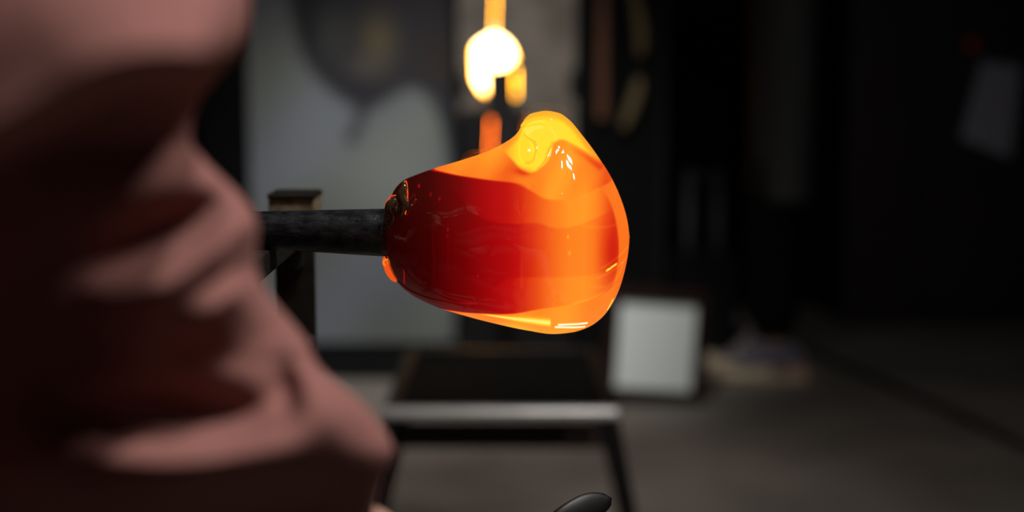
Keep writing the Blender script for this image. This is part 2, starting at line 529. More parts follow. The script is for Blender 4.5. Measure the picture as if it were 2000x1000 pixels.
def build_glass():
    nr, nc = 420, 420
    tt = np.linspace(0, 1, nr)
    # closer spacing at the two ends
    s = 0.5 - 0.5 * np.cos(np.pi * (0.12 + 0.88 * tt))
    s = (s - s[0]) / (s[-1] - s[0])
    px = 758 + (1229.0 - 758) * s
    top = smooth_interp(px, OUT_TOP)
    bot = smooth_interp(px, OUT_BOT)
    # round the far end
    ph = np.linspace(0, 2 * np.pi, nc, endpoint=False)
    PXg, PH = np.meshgrid(px, ph, indexing='ij')
    TOP, BOT = np.meshgrid(top, ph, indexing='ij')[0], np.meshgrid(bot, ph, indexing='ij')[0]
    # body radius away from the knob: a turned vase-like profile
    rad = smooth_interp(px, [(758, 48), (764, 70), (775, 92), (790, 105), (805, 117), (850, 136), (900, 150), (960, 165), (1030, 182), (1080, 190), (1115, 188), (1145, 178),
                             (1172, 160), (1195, 130), (1212, 90), (1223, 46), (1229, 0)])
    R = np.meshgrid(rad, ph, indexing='ij')[0]
    zc = (0.5 * (TOP + BOT))
    zc = zc * 0.6 + 0.4 * np.clip(455, TOP, BOT)
    sp, cp = np.sin(PH), np.cos(PH)
    up = np.maximum(sp, 0)
    knob = np.exp(-((PXg - 1075) / 95.0) ** 2)
    PYg = np.where(sp > 0, zc - (zc - TOP) * sp, zc - (BOT - zc) * sp)
    Dp = R * cp * (1 - 0.42 * knob * up ** 2.2)
    X, Y = PXg, PYg
    # gentle hand-worked waviness and lips where wraps overlap (pixels of relief)
    rel = 1.2 * np.sin(X * 0.028 + Y * 0.017) + 0.8 * np.sin(X * 0.051 - Y * 0.043 + 1.0)
    for c, a in ((T1, 2.2), (T2, 0.9), (B1, 0.8), (B2, 1.6), (KN, 2.4)):
        d, _ = sdist(X, Y, c)
        sg = -1 if c in (T1, T2, KN) else 1
        rel = rel + a * sst(-7, 7, d * sg)
    dsw = np.hypot((X - 1048), (Y - 275) * 1.25)
    rel = rel + 1.4 * np.sin(dsw * 0.55) * np.exp(-((dsw - 42) / 16) ** 2) * (Y < 290)
    rel = rel * sst(760, 800, X) * sst(1229, 1195, X)
    Dp = Dp + rel * cp
    wx = g0.x + (X - 1000) * PXM
    wz = g0.z - (Y - 455) * PXM / CT * 0.99
    wy = YG - Dp * PXM
    V = np.stack([wx, wy, wz], -1).reshape(-1, 3)
    faces = grid_faces(nr, nc)
    me = bpy.data.meshes.new('molten_glass')
    faces.append(tuple(range(nc))[::-1])
    faces.append(tuple((nr - 1) * nc + j for j in range(nc)))
    me.from_pydata(V.tolist(), [], faces)
    k = 1.0 / (1.0 - np.abs(Dp) * PXM / YG)      # glow is laid round the girth, not on the axis plane
    T = glass_glow(1000 + (X - 1000) * (1 + 0.85 * (k - 1)), 500 + (Y - 500) * (1 + 0.85 * (k - 1)))
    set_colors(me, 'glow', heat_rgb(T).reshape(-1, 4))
    return me


# ------------------------------------------------------------------ blowpipe
def pipe_pt(px, py):
    return at(px, py, YG)


pA = pipe_pt(762, 454.5)
pB = pipe_pt(500, 449)
ax = (pB - pA).normalized()
pipe = thing('blowpipe', 'black oxidised steel blowpipe running from behind the pink sleeve to the glowing glass', 'blowpipe', pA)


def lathe_x(bm, prof, n=40):
    """prof: (distance from pA along the pipe, radius)"""
    pts = [pA + ax * d for d, r in prof]
    return tube(bm, pts, [max(r, 1e-5) for d, r in prof], n)


R_PX = PXM
Lp = (pB - pA).length
bm = lathe_x(bmesh.new(), [(-0.004, 0.040 * 0.3), (0.0, 46.0 * R_PX), (0.004, 46.6 * R_PX), (0.03, 43.5 * R_PX), (0.06, 39.5 * R_PX), (0.085, 36.5 * R_PX), (0.10, 35.5 * R_PX), (0.18, 35 * R_PX)])
build('pipe_head', bm, M['scale_steel'], pipe, smooth=True)
bm = lathe_x(bmesh.new(), [(0.18, 34.8 * R_PX), (0.4, 0.0118), (0.98, 0.0118)])
build('tube', bm, M['scale_steel'], pipe, smooth=True)
bm = lathe_x(bmesh.new(), [(0.98, 0.0112), (1.0, 0.010), (1.03, 0.007), (1.05, 0.0066), (1.06, 0.0072)])
build('mouthpiece', bm, M['bare_steel'], pipe, smooth=True)

glass = thing('molten_glass', 'glowing red to yellow molten glass with a twisted peak, on the blowpipe end', 'molten glass', at(990, 455, YG))
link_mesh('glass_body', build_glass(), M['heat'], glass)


def gpt(px, py, dep):
    """point of the glass by frame position, dep pixels in front of the axis plane"""
    return Vector((g0.x + (px - 1000) * PXM, YG - dep * PXM, g0.z - (py - 455) * PXM / CT * 0.99))


def heat_blob(name, rings, heat, mat_, parent, n=20):
    """tube of hot glass through (px, py, depth, radius px) with heat per ring"""
    bm = tube(bmesh.new(), [gpt(a, b, c) for a, b, c, r in rings], [r * PXM for a, b, c, r in rings], n)
    bmesh.ops.recalc_face_normals(bm, faces=bm.faces)
    me = bpy.data.meshes.new(name)
    bm.to_mesh(me)
    bm.free()
    T = np.repeat(np.array(heat, float), n)
    T = np.resize(T, len(me.vertices))
    set_colors(me, 'glow', heat_rgb(T))
    return link_mesh(name, me, mat_, parent)


def smooth_rings(pts, n=8):
    return [tuple(p) for p in smooth_poly(pts, n)]


# the twisted curl of glass below the peak: threads drawn round a little hollow
def front_depth(px, py):
    top = float(smooth_interp(np.array([px]), OUT_TOP)[0]); bot = float(smooth_interp(np.array([px]), OUT_BOT)[0])
    zc = 0.6 * 0.5 * (top + bot) + 0.4 * 455
    s = max(min((zc - py) / (zc - top), 1), 0)
    rad = float(smooth_interp(np.array([px]), [(758, 48), (805, 117), (850, 136), (900, 150), (960, 165), (1030, 182), (1080, 190), (1115, 188), (1145, 178), (1172, 160), (1195, 130), (1229, 0)])[0])
    kn = math.exp(-((px - 1075) / 95.0) ** 2)
    return rad * math.sqrt(max(1 - s * s, 0)) * (1 - 0.42 * kn * s ** 2.2)


def thread(name, pts, r0, heat, parent):
    p = smooth_poly([(a, b, front_depth(a, b) + c) for a, b, c in pts], 8)
    n = len(p)
    rg = [(q[0], q[1], q[2], r0 * (0.25 + 0.75 * math.sin(math.pi * (i + 0.5) / n) ** 0.6)) for i, q in enumerate(p)]
    return heat_blob(name, rg, [heat] * n, M['heat'], parent, 12)


thread('twist_thread', [(1018, 246, 2), (1030, 238, 2), (1050, 232, 2), (1078, 234, 1)], 4.5, 0.93, glass)
thread('twist_thread', [(1020, 252, 2), (1036, 244, 3), (1056, 241, 3), (1072, 250, 1)], 3.6, 0.955, glass)
thread('twist_thread', [(1022, 258, 2), (1030, 267, 4), (1042, 274, 4), (1045, 288, 3), (1036, 296, 2)], 4.4, 0.92, glass)
thread('twist_thread', [(1075, 272, 1), (1070, 290, 2), (1060, 308, 2), (1044, 322, 0)], 4.0, 0.90, glass)
p = smooth_rings([(1022, 262, front_depth(1022, 262) - 3, 3), (1026, 280, front_depth(1026, 280) + 1, 12), (1028, 296, front_depth(1028, 296) + 1, 14), (1030, 309, front_depth(1030, 309) - 2, 9), (1031, 316, front_depth(1031, 316) - 4, 2)], 6)
heat_blob('curl_drop', p, [0.955] * (len(p) - 6) + list(np.linspace(0.94, 0.72, 6)), M['heat'], glass)


# cooler collar where the glass grips the pipe
def collar():
    nr, nc = 60, 120
    u = np.linspace(0, 1, nr)[:, None]
    a = np.linspace(0, 2 * np.pi, nc, endpoint=False)[None, :]
    X = 752 + 50 * u + 0 * a
    r = interp(u, [(0, 47), (0.12, 56), (0.3, 70), (0.55, 88), (0.8, 102), (1, 107)]) + 0 * a
    lob = 4.5 * np.cos(a * 7 + 0.8 + 1.5 * u) * np.sin(np.pi * np.clip(u, 0, 1)) + 2.5 * np.cos(a * 13 + 3 * u)
    r = r + lob * sst(0, 0.15, u)
    cz = 456 + 3 * u
    dep = r * np.cos(a) * 0.98
    py = cz - r * np.sin(a)
    V = np.stack([g0.x + (X - 1000) * PXM, YG - dep * PXM, g0.z - (py - 455) * PXM / CT * 0.99], -1).reshape(-1, 3)
    me = bpy.data.meshes.new('glass_collar')
    fs = grid_faces(nr, nc)
    me.from_pydata(V.tolist(), [], fs)
    T = -0.08 + 0.10 * u + 0.03 * np.cos(a * 7 + 0.8 + 1.5 * u)
    set_colors(me, 'glow', heat_rgb(T).reshape(-1, 4))
    return me


link_mesh('glass_collar', collar(), M['collar'], glass)
# drips on the collar, each edged by a hotter bead
for nm, c, a, b, h in [('drip', (795, 385, 98), 10, 38, -0.05), ('drip', (774, 408, 76), 13, 32, -0.05)]:
    rg = [(c[0] - (0 if k else 0) + 3 * math.sin(k), c[1] + b * t, c[2] - 0.02 * (b * t) ** 2 * 0.3, max(a * math.sqrt(max(1 - t * t, 0)), 0.4)) for k, t in enumerate(np.linspace(-1, 1, 15))]
    heat_blob(nm, rg, [h] * 15, M['collar'], glass)
for pts in ([(786, 372, 88), (793, 356, 82), (800, 347, 76), (804, 362, 92), (804, 385, 100), (800, 408, 104)], [(758, 396, 56), (764, 384, 54), (772, 376, 66), (784, 374, 80)],
            [(794, 495, 98), (796, 520, 92), (795, 542, 80)]):
    q = smooth_poly(pts, 8)
    heat_blob('bead_line', [(x, y, d, 1.2) for x, y, d in q], [0.60 if pts[0][1] < 400 else 0.35] * len(q), M['collar'], glass, 8)
q = smooth_poly([(753, 500, 22, 4), (757, 505, 26, 9), (760, 514, 30, 9), (766, 526, 34, 10), (772, 538, 38, 7), (776, 545, 40, 2)], 6)
heat_blob('hot_drip', [tuple(x) for x in q], [0.63] * len(q), M['collar'], glass)
q = [(757 + 5 * math.cos(t), 508 + 6 * math.sin(t), 37, 1.6) for t in np.linspace(0, 2 * math.pi, 18)]
heat_blob('drip_ring', q, [0.74] * len(q), M['collar'], glass, 8)


# ------------------------------------------------------------------ glassblower's bench (rail, posts, seat)
RX = -0.160
zr = pipe_pt(500, 484.5).z
bench = thing('glassblowers_bench', 'dark steel bench frame with rail and brass capped post under the blowpipe', 'bench', (RX, 1.1, 0))
pl, pr = at(536, 500, 1.10), at(614, 500, 1.10)
ptop = at(575, 384, 1.10).z
pc = (pl.x + pr.x) / 2
pw = pr.x - pl.x
# far post: angle iron
bm = bmesh.new()
box(bm, (pc, 1.103, (ptop - 0.014) / 2), (pw, 0.005, ptop - 0.014), 0.0008)
box(bm, (pl.x + 0.0025, 1.12, (ptop - 0.014) / 2), (0.005, 0.036, ptop - 0.014), 0.0008)
build('post', bm, M['bench_steel'], bench)
bm = box(bmesh.new(), (pc, 1.112, ptop - 0.0065), (pw + 0.005, 0.04, 0.013), 0.0015)
build('post_cap', bm, M['worn_brass'], bench)
tag(one_box('cap_lip', (pc, 1.111, ptop + 0.001), (pw + 0.006, 0.042, 0.004), M['bench_steel'], bench, 0.001))
one_box('post', (RX - 0.014, 0.78, (zr - 0.016) / 2), (0.03, 0.03, zr - 0.016), M['bench_steel'], bench, 0.002)
xe = at(532, 498, 0.93).x
one_box('rail', (xe - 0.017, 0.925, zr - 0.008), (0.034, 0.35, 0.016), M['bench_steel'], bench, 0.0012)
one_box('bracket', (xe - 0.017, 1.096, zr - 0.026), (0.026, 0.010, 0.022), M['bench_steel'], bench, 0.001)
b0 = at(581, 515, 1.099)
bm = tube(bmesh.new(), [b0 + Vector((0, 0.003, 0)), b0 + Vector((0, -0.003, 0)), b0 + Vector((0, -0.005, 0))], [0.0042, 0.0042, 0.0025], 6)
build('bolt', bm, M['bare_steel'], bench)
for py in (664,):
    b0 = at(607, py, 1.099)
    bm = tube(bmesh.new(), [b0 + Vector((0, 0.003, 0)), b0 + Vector((0, -0.004, 0))], [0.004, 0.0036], 6)
    build('bolt', bm, M['bare_steel'], bench)
LX = -0.80
one_box('post', (LX, 1.1, (zr - 0.01) / 2), (0.03, 0.03, zr - 0.01), M['bench_steel'], bench, 0.002)
one_box('post', (LX, 0.10, (zr - 0.01) / 2), (0.03, 0.03, zr - 0.01), M['bench_steel'], bench, 0.002)
one_box('rail', (LX, 0.6, zr - 0.005), (0.03, 1.04, 0.01), M['bench_steel'], bench, 0.001)
one_box('seat', (-0.49, 0.26, 0.43), (0.58, 0.34, 0.04), M['bench_wood'], bench, 0.005)
for sx in (-0.74, -0.24):
    for sy in (0.13, 0.39):
        one_box('leg', (sx, sy, 0.205), (0.04, 0.04, 0.41), M['bench_wood'], bench, 0.004)
one_box('crossbar', (-0.48, 1.1, 0.12), (0.61, 0.025, 0.03), M['bench_steel'], bench, 0.002)
one_box('crossbar', (RX, 0.94, 0.12), (0.02, 0.30, 0.03), M['bench_steel'], bench, 0.002)


# ------------------------------------------------------------------ glassblower: sleeve
def hand_graph(V, E, R, wrist, wi, fdir, ndir, side, curl, spread=0.012, size=1.0):
    """five finger chains added to a skin graph; fdir = pointing direction, ndir = palm side, side = towards the thumb"""
    f, n, s = Vector(fdir).normalized(), Vector(ndir).normalized(), Vector(side).normalized()
    w = Vector(wrist)
    pal = len(V)
    V.append(w + f * 0.045 * size); R.append((0.030 * size, 0.018 * size)); E.append((wi, pal))
    lens = [(0.040, 0.024, 0.020), (0.046, 0.028, 0.022), (0.042, 0.026, 0.021), (0.033, 0.020, 0.018)]
    for k in range(4):
        base = w + f * (0.085 - 0.004 * abs(k - 1)) * size + s * (0.030 - 0.0195 * k) * size
        i = len(V)
        V.append(base); R.append(0.0095 * size); E.append((pal, i))
        ang, p = 0.0, base
        for j, L in enumerate(lens[k]):
            ang += curl[j]
            p = p + (f * math.cos(ang) + n * math.sin(ang)) * L * size
            V.append(p); R.append((0.0088 - 0.0010 * j) * size); E.append((len(V) - 2, len(V) - 1))
    t0 = w + f * 0.028 * size + s * 0.030 * size + n * 0.008
    i = len(V)
    V.append(t0); R.append(0.013 * size); E.append((pal, i))
    t1 = t0 + (f * 0.7 + s * 0.55 + n * 0.45).normalized() * 0.036 * size
    t2 = t1 + (f * 0.75 + s * 0.0 + n * 0.65).normalized() * 0.032 * size
    V.append(t1); R.append(0.0105 * size); E.append((i, i + 1))
    V.append(t2); R.append(0.0090 * size); E.append((i + 1, i + 2))


elbow = fwd_point(430, 1110, 0.60)
shoulder = Vector((-0.235, 0.50, 1.085))
wristR = fwd_point(930, 1290, 0.80)
midR = fwd_point(668, 1090, 0.63)
mid2 = fwd_point(800, 1215, 0.72)

V, E, R = [], [], []


def addv(p, r, link=None):
    V.append(Vector(p)); R.append(r)
    if link is not None: E.append((link, len(V) - 1))
    return len(V) - 1


hip = addv((-0.45, 0.300, 0.56), (0.115, 0.085))
wst = addv((-0.45, 0.330, 0.74), (0.10, 0.075), hip)
chs = addv((-0.45, 0.390, 0.94), (0.12, 0.085), wst)
nkb = addv((-0.45, 0.450, 1.11), (0.075, 0.07), chs)
nck = addv((-0.45, 0.480, 1.18), 0.052, nkb)
hd1 = addv((-0.45, 0.510, 1.26), (0.066, 0.078), nck)
hd2 = addv((-0.45, 0.510, 1.34), (0.074, 0.092), hd1)
hd3 = addv((-0.45, 0.500, 1.40), (0.050, 0.065), hd2)
# right arm
sr = addv(shoulder + Vector((-0.02, -0.01, 0)), 0.042, nkb)
er = addv(elbow, 0.042, sr)
mr = addv(midR, 0.035, er)
m2 = addv(mid2, 0.034, mr)
wr = addv(wristR, 0.026, m2)
fd = Vector((0.75, 0.62, 0.12))
hand_graph(V, E, R, wristR, wr, fd, (-0.55, 0.62, -0.2), (0.1, -0.1, 1.0), (0.75, 1.0, 0.8))
# left arm holding the pipe far out of frame
sl = addv((-0.645, 0.46, 1.085), 0.042, nkb)
el = addv((-0.70, 0.60, 0.86), 0.042, sl)
wl_p = Vector((-0.66, 0.815, pA.z - 0.03))
ml = addv(Vector((-0.70, 0.60, 0.86)).lerp(wl_p, 0.4), 0.040, el)
wl = addv(wl_p, 0.026, ml)
hand_graph(V, E, R, wl_p, wl, (0.0, 1.0, -0.05), (0, 0.1, 1.0), (1.0, 0.0, 0.0), (0.7, 1.0, 0.8))
# legs
for s in (-1, 1):
    a = addv((-0.45 + s * 0.10, 0.360, 0.54), 0.085, hip)
    k = addv((-0.45 + s * 0.13, 0.760, 0.52), 0.062, a)
    c = addv((-0.45 + s * 0.13, 0.780, 0.36), 0.056, k)
    n = addv((-0.45 + s * 0.13, 0.800, 0.10), 0.036, c)
    t = addv((-0.45 + s * 0.13, 0.960, 0.045), 0.034, n)
body = link_mesh('person', skin_mesh('person', V, E, R, 0, 2), M['skin'], None, (-0.45, 0.3, 0.0))
tag(body, 'seated person in dusty pink long sleeve filling the left foreground, arm bent towards the glass', 'person')

# head details, out of frame
for s in (-1, 1):
    bm = tube(bmesh.new(), [(-0.45 + s * 0.074, 0.505, 1.285), (-0.45 + s * 0.084, 0.495, 1.30), (-0.45 + s * 0.080, 0.490, 1.325)], [0.008, 0.014, 0.008], 10)
    build('ear', bm, M['skin'], body, smooth=True)
bm = tube(bmesh.new(), [(-0.45, 0.595, 1.335), (-0.45, 0.615, 1.305), (-0.45, 0.600, 1.29)], [0.008, 0.014, 0.010], 12)
build('nose', bm, M['skin'], body, smooth=True)
bm = bmesh.new()
bmesh.ops.create_uvsphere(bm, u_segments=28, v_segments=18, radius=1)
for v in bm.verts:
    w = 1.0 + 0.04 * math.sin(17 * v.co.x + 9 * v.co.z)
    v.co = Vector((-0.45, 0.485, 1.36)) + Vector((v.co.x * 0.092 * w, v.co.y * 0.112 * w, v.co.z * 0.085 * w))
build('hair', bm, M['hair'], body, smooth=True)

# shirt body and left sleeve
V, E, R = [], [], []
a = addv((-0.45, 0.290, 0.53), (0.165, 0.13))
b = addv((-0.45, 0.330, 0.74), (0.15, 0.12), a)
c = addv((-0.45, 0.390, 0.94), (0.17, 0.125), b)
d = addv((-0.45, 0.445, 1.10), (0.095, 0.085), c)
r1 = addv(shoulder + Vector((-0.03, -0.01, -0.005)), 0.072, d)
r2 = addv(shoulder + Vector((0.02, 0.035, -0.05)), 0.066, r1)
l1 = addv((-0.645, 0.460, 1.08), 0.070, d)
l2 = addv((-0.70, 0.620, 0.87), 0.060, l1)
l3 = addv((-0.685, 0.740, 0.875), 0.056, l2)
link_mesh('shirt', skin_mesh('shirt', V, E, R, 0, 2), M['sleeve'], body)
V, E, R = [], [], []
a = addv((-0.45, 0.300, 0.54), (0.16, 0.125))
for s in (-1, 1):
    b = addv((-0.45 + s * 0.105, 0.380, 0.545), 0.10, a)
    k = addv((-0.45 + s * 0.13, 0.760, 0.525), 0.078, b)
    c = addv((-0.45 + s * 0.13, 0.785, 0.34), 0.072, k)
    n = addv((-0.45 + s * 0.13, 0.800, 0.11), 0.062, c)
link_mesh('trousers', skin_mesh('trousers', V, E, R, 0, 2), M['denim'], body)


def shoe(parent, heel, direction, side=1, mu=None, ms=None, stripe=None, L=0.285):
    """low trainer: shaped upper, sole, heel stripe and laces; heel = back of the sole on the floor"""
    dx = Vector(direction).normalized()
    sy = Vector((0, 0, 1)).cross(dx)
    h = Vector(heel)
    def P(a, b, c): return h + dx * a * L + sy * b + Vector((0, 0, c))
    st = [(0.0, 0.030, 0.000), (0.04, 0.034, 0), (0.15, 0.036, 0), (0.35, 0.034, 0), (0.55, 0.042, 0), (0.72, 0.047, 0.001), (0.88, 0.040, 0.005), (0.97, 0.024, 0.010), (1.0, 0.010, 0.014)]
    bm = bmesh.new()
    rings = []
    for a, w, z in smooth_poly(st, 3).tolist():
        t = 0.052 - 0.014 * sst(0.3, 0.8, np.array(a)).item()
        rings.append([bm.verts.new(P(a, yy * w, z + zz * t)) for yy, zz in ((-0.9, 0), (0.9, 0), (1.04, 0.3), (1.0, 1), (-1.0, 1), (-1.04, 0.3))])
    for r, q in zip(rings[:-1], rings[1:]):
        for j in range(6): bm.faces.new((r[j], r[(j + 1) % 6], q[(j + 1) % 6], q[j]))
    bm.faces.new(rings[0]); bm.faces.new(rings[-1][::-1])
    up = [(0.02, 0.024, 0.090), (0.08, 0.031, 0.102), (0.2, 0.036, 0.125), (0.34, 0.037, 0.150), (0.44, 0.037, 0.150), (0.6, 0.041, 0.094), (0.75, 0.043, 0.058), (0.88, 0.036, 0.048), (0.96, 0.022, 0.038), (0.985, 0.010, 0.030)]
    bu = bmesh.new()
    rings = []
    for a, w, z in smooth_poly(up, 3).tolist():
        rings.append([bu.verts.new(P(a, w * math.cos(t) * (1.0 if math.sin(t) < 0.5 else 0.85), 0.022 + (z - 0.022) * math.sin(t))) for t in np.linspace(0, math.pi, 13).tolist()])
    for r, q in zip(rings[:-1], rings[1:]):
        for j in range(12): bu.faces.new((r[j], r[j + 1], q[j + 1], q[j]))
    bu.faces.new(rings[0]); bu.faces.new(rings[-1][::-1])
    u = build('shoe', bu, mu, parent, smooth=True)
    build('sole', bm, ms, u, smooth=False)
    bl = bmesh.new()
    for k in range(4):
        a = 0.45 + 0.07 * k
        z = float(np.interp(a, [p[0] for p in up], [p[2] for p in up]))
        tube(bl, [P(a, -0.022, z - 0.010), P(a, -0.01, z + 0.001), P(a, 0.01, z + 0.001), P(a, 0.022, z - 0.010)], 0.003, 6)
    build('laces', bl, ms, u)
    if stripe:
        for sg in (-1, 1):
            bs = bmesh.new()
            v = [P(0.0, sg * 0.033, 0.030), P(0.40, sg * 0.0375, 0.034), P(0.34, sg * 0.038, 0.046), P(0.0, sg * 0.034, 0.052)]
            o = [x + sy * sg * 0.004 for x in v]
            A = [bs.verts.new(x) for x in v]; B = [bs.verts.new(x) for x in o]
            bs.faces.new(A); bs.faces.new(B[::-1])
            for j in range(4): bs.faces.new((A[j], A[(j + 1) % 4], B[(j + 1) % 4], B[j]))
            build('heel_stripe', bs, stripe, u)
    return u


for s in (-1, 1):
    shoe(body, (-0.45 + s * 0.13, 0.74, 0.0), (0, 1, 0), s, M['black_cloth'], M['rubber'])

# ---- the big right sleeve: a loose tube bunched in folds
XRT = [(-430, 120), (-330, 300), (-230, 420), (-120, 480), (0, 487), (60, 482), (100, 466), (150, 424), (200, 388), (240, 374), (275, 372), (305, 392), (350, 437), (390, 478), (420, 497),
       (450, 504), (485, 501), (520, 500), (560, 516), (600, 545), (640, 580), (680, 607), (705, 616), (740, 650), (780, 702), (820, 737), (860, 762), (880, 770), (905, 764),
       (930, 752), (960, 741), (985, 735), (1030, 725), (1090, 700)]
XLT = [(-430, -560), (-300, -420), (0, -260), (300, -190), (600, -170), (900, -130), (1090, 20)]
DEP = [(-430, 0.535), (-200, 0.515), (0, 0.500), (300, 0.532), (500, 0.542), (750, 0.556), (900, 0.552), (1090, 0.585)]


def build_sleeve():
    nr, nc = 300, 260
    py = np.linspace(-430, 1090, nr)
    xr, xl = smooth_interp(py, XRT), smooth_interp(py, XLT)
    k = np.array([1, 2, 3, 2, 1.0]); k /= k.sum()
    xr = np.convolve(np.pad(xr, 2, 'edge'), k, 'valid')
    dc = smooth_interp(py, DEP)
    a = np.linspace(0, 2 * np.pi, nc, endpoint=False)
    PY, A = np.meshgrid(py, a, indexing='ij')
    XR_, XL_, DC = (np.meshgrid(q, a, indexing='ij')[0] for q in (xr, xl, dc))
    cx, rx = (XR_ + XL_) / 2, (XR_ - XL_) / 2
    endr = np.sqrt(np.clip(1 - np.clip((-300 - PY) / 130.0, 0, 1) ** 2, 0.0025, 1))
    rx = rx * endr
    ca, sa = np.cos(A), np.sin(A)
    X = cx + rx * np.sign(ca) * np.abs(ca) ** 0.9
    rz = (0.050 + 0.012 * sst(400, 900, PY)) * endr
    front = np.maximum(sa, 0)
    D = DC - rz * sa
    # fold relief (metres towards the camera)
    H = np.zeros_like(X)
    def fold(pts, amp, wa, wb, fade=(0.0, 0.15, 0.9, 1.0), wend=90):
        d, run = sdist(X, PY, pts)
        f = sst(fade[0], fade[1], run) if fade[1] > 0 else 1.0
        ends = 1.0
        h = np.where(d < 0, np.clip(1 + d / wa, 0, 1) ** 1.25, 1 - sst(0, wb, d))
        return amp * h * f
    H += fold([(-400, 330), (-150, 300), (0, 228), (90, 178), (170, 128), (250, 100), (330, 95), (400, 100), (470, 108), (560, 110)], 0.108, 310, 90, (0, 0, 1, 1))
    H += fold([(-300, 640), (60, 607), (200, 588), (300, 560), (390, 508), (450, 462), (500, 415), (560, 370)], 0.024, 66, 150, (0.2, 0.45, 1, 1))
    H += fold([(330, 650), (400, 612), (450, 577), (510, 538), (560, 500)], 0.015, 42, 110, (0.0, 0.35, 1, 1))
    H += fold([(-300, 800), (60, 862), (180, 893), (320, 905), (450, 888), (540, 848), (590, 792), (612, 730), (620, 670)], 0.024, 62, 170, (0.22, 0.45, 1, 1))
    H += 0.012 * np.exp(-(((X - 655) / 70) ** 2 + ((PY - 800) / 75) ** 2))
    H -= 0.016 * np.exp(-(((X - 562) / 26) ** 2 + ((PY - 765) / 48) ** 2))
    H -= 0.024 * np.exp(-(((X - 325) / 125) ** 2 + ((PY - 455 + 0.4 * (X - 300)) / 52) ** 2))
    H -= 0.024 * np.exp(-(((X - 355) / 190) ** 2 + ((PY - 808) / 55) ** 2))
    H -= 0.012 * np.exp(-(((X - 520) / 120) ** 2 + ((PY - 985) / 55) ** 2))
    H += 0.0006 * np.sin(X * 0.021 + PY * 0.03) + 0.025 * np.clip((XR_ - X) / 700.0, 0, 1.0)
    D = D - H * endr * np.minimum(front * 1.6, 1)
    u, v = (X - 1000) / F, (PY - 500) / F
    Vx = np.stack([D * u, D * (CT - v * ST), 1.0 - D * (ST + v * CT)], -1).reshape(-1, 3)
    me = bpy.data.meshes.new('sleeve')
    f = grid_faces(nr, nc)
    f.append(tuple(range(nc)))
    me.from_pydata(Vx.tolist(), [], f)
    return me


link_mesh('sleeve', build_sleeve(), M['sleeve'], body)

# ------------------------------------------------------------------ jacks in the blower's hand, one blade tip in frame
jk = thing('glass_jacks', 'dark curved metal blade of a hand tool, its tip rising at the bottom edge', 'tool', fwd_point(1090, 1090, 0.90))


def blade(tip, root, w, th):
    """leaf-shaped blade; w across, th thick"""
    tip, root = Vector(tip), Vector(root)
    ax_ = (tip - root)
    L = ax_.length
    ax_.normalize()
    side = ax_.cross(Vector((0, -0.9, 0.35))).normalized()
    nrm = side.cross(ax_).normalized()
    bm = bmesh.new()
    rings = []
    for t in np.linspace(0, 1, 26).tolist():
        ww = w * (0.45 + 0.55 * math.sin(math.pi * min(t * 0.62, 1)) ** 1.0) * math.sqrt(max(1 - max((t - 0.72) / 0.28, 0) ** 2, 0.0016))
        tt = th * (1 - 0.6 * t)
        c = root + ax_ * L * t + nrm * 0.006 * math.sin(math.pi * t) + side * (-0.004) * math.sin(math.pi * t)
        rings.append([bm.verts.new(c + side * ww * math.cos(a) + nrm * tt * math.sin(a)) for a in np.linspace(0, 2 * math.pi, 16, endpoint=False).tolist()])
    for r, q in zip(rings[:-1], rings[1:]):
        for j in range(16): bm.faces.new((r[j], r[(j + 1) % 16], q[(j + 1) % 16], q[j]))
    bm.faces.new(rings[0]); bm.faces.new(rings[-1][::-1])
    return bm


build('blade', blade(fwd_point(1194, 973, 0.90), fwd_point(1020, 1078, 0.875), 0.0085, 0.003), M['blade_steel'], jk, smooth=True)
build('blade', blade(fwd_point(1215, 1050, 0.90), fwd_point(1020, 1112, 0.875), 0.0085, 0.003), M['blade_steel'], jk, smooth=True)
h1, h2 = fwd_point(1024, 1076, 0.875), fwd_point(1024, 1112, 0.875)
b1, b2 = fwd_point(800, 1230, 0.80), fwd_point(800, 1262, 0.80)
bm = tube(bmesh.new(), [Vector(p) for p in smooth_poly([tuple(h1), tuple(h1.lerp(b1, 0.5) + Vector((0, 0, 0.006))), tuple(b1), tuple((b1 + b2) / 2 + Vector((-0.02, 0, 0))), tuple(b2), tuple(h2.lerp(b2, 0.5) - Vector((0, 0, 0.006))), tuple(h2)], 8)], 0.004, 10)
build('spring_bow', bm, M['dark_steel'], jk, smooth=True)

# ------------------------------------------------------------------ low steel table behind
ZT = 0.45


def at_z(px, py, z):
    v = (py - 500) / F
    return fwd_point(px, py, (1.0 - z) / (ST + v * CT))


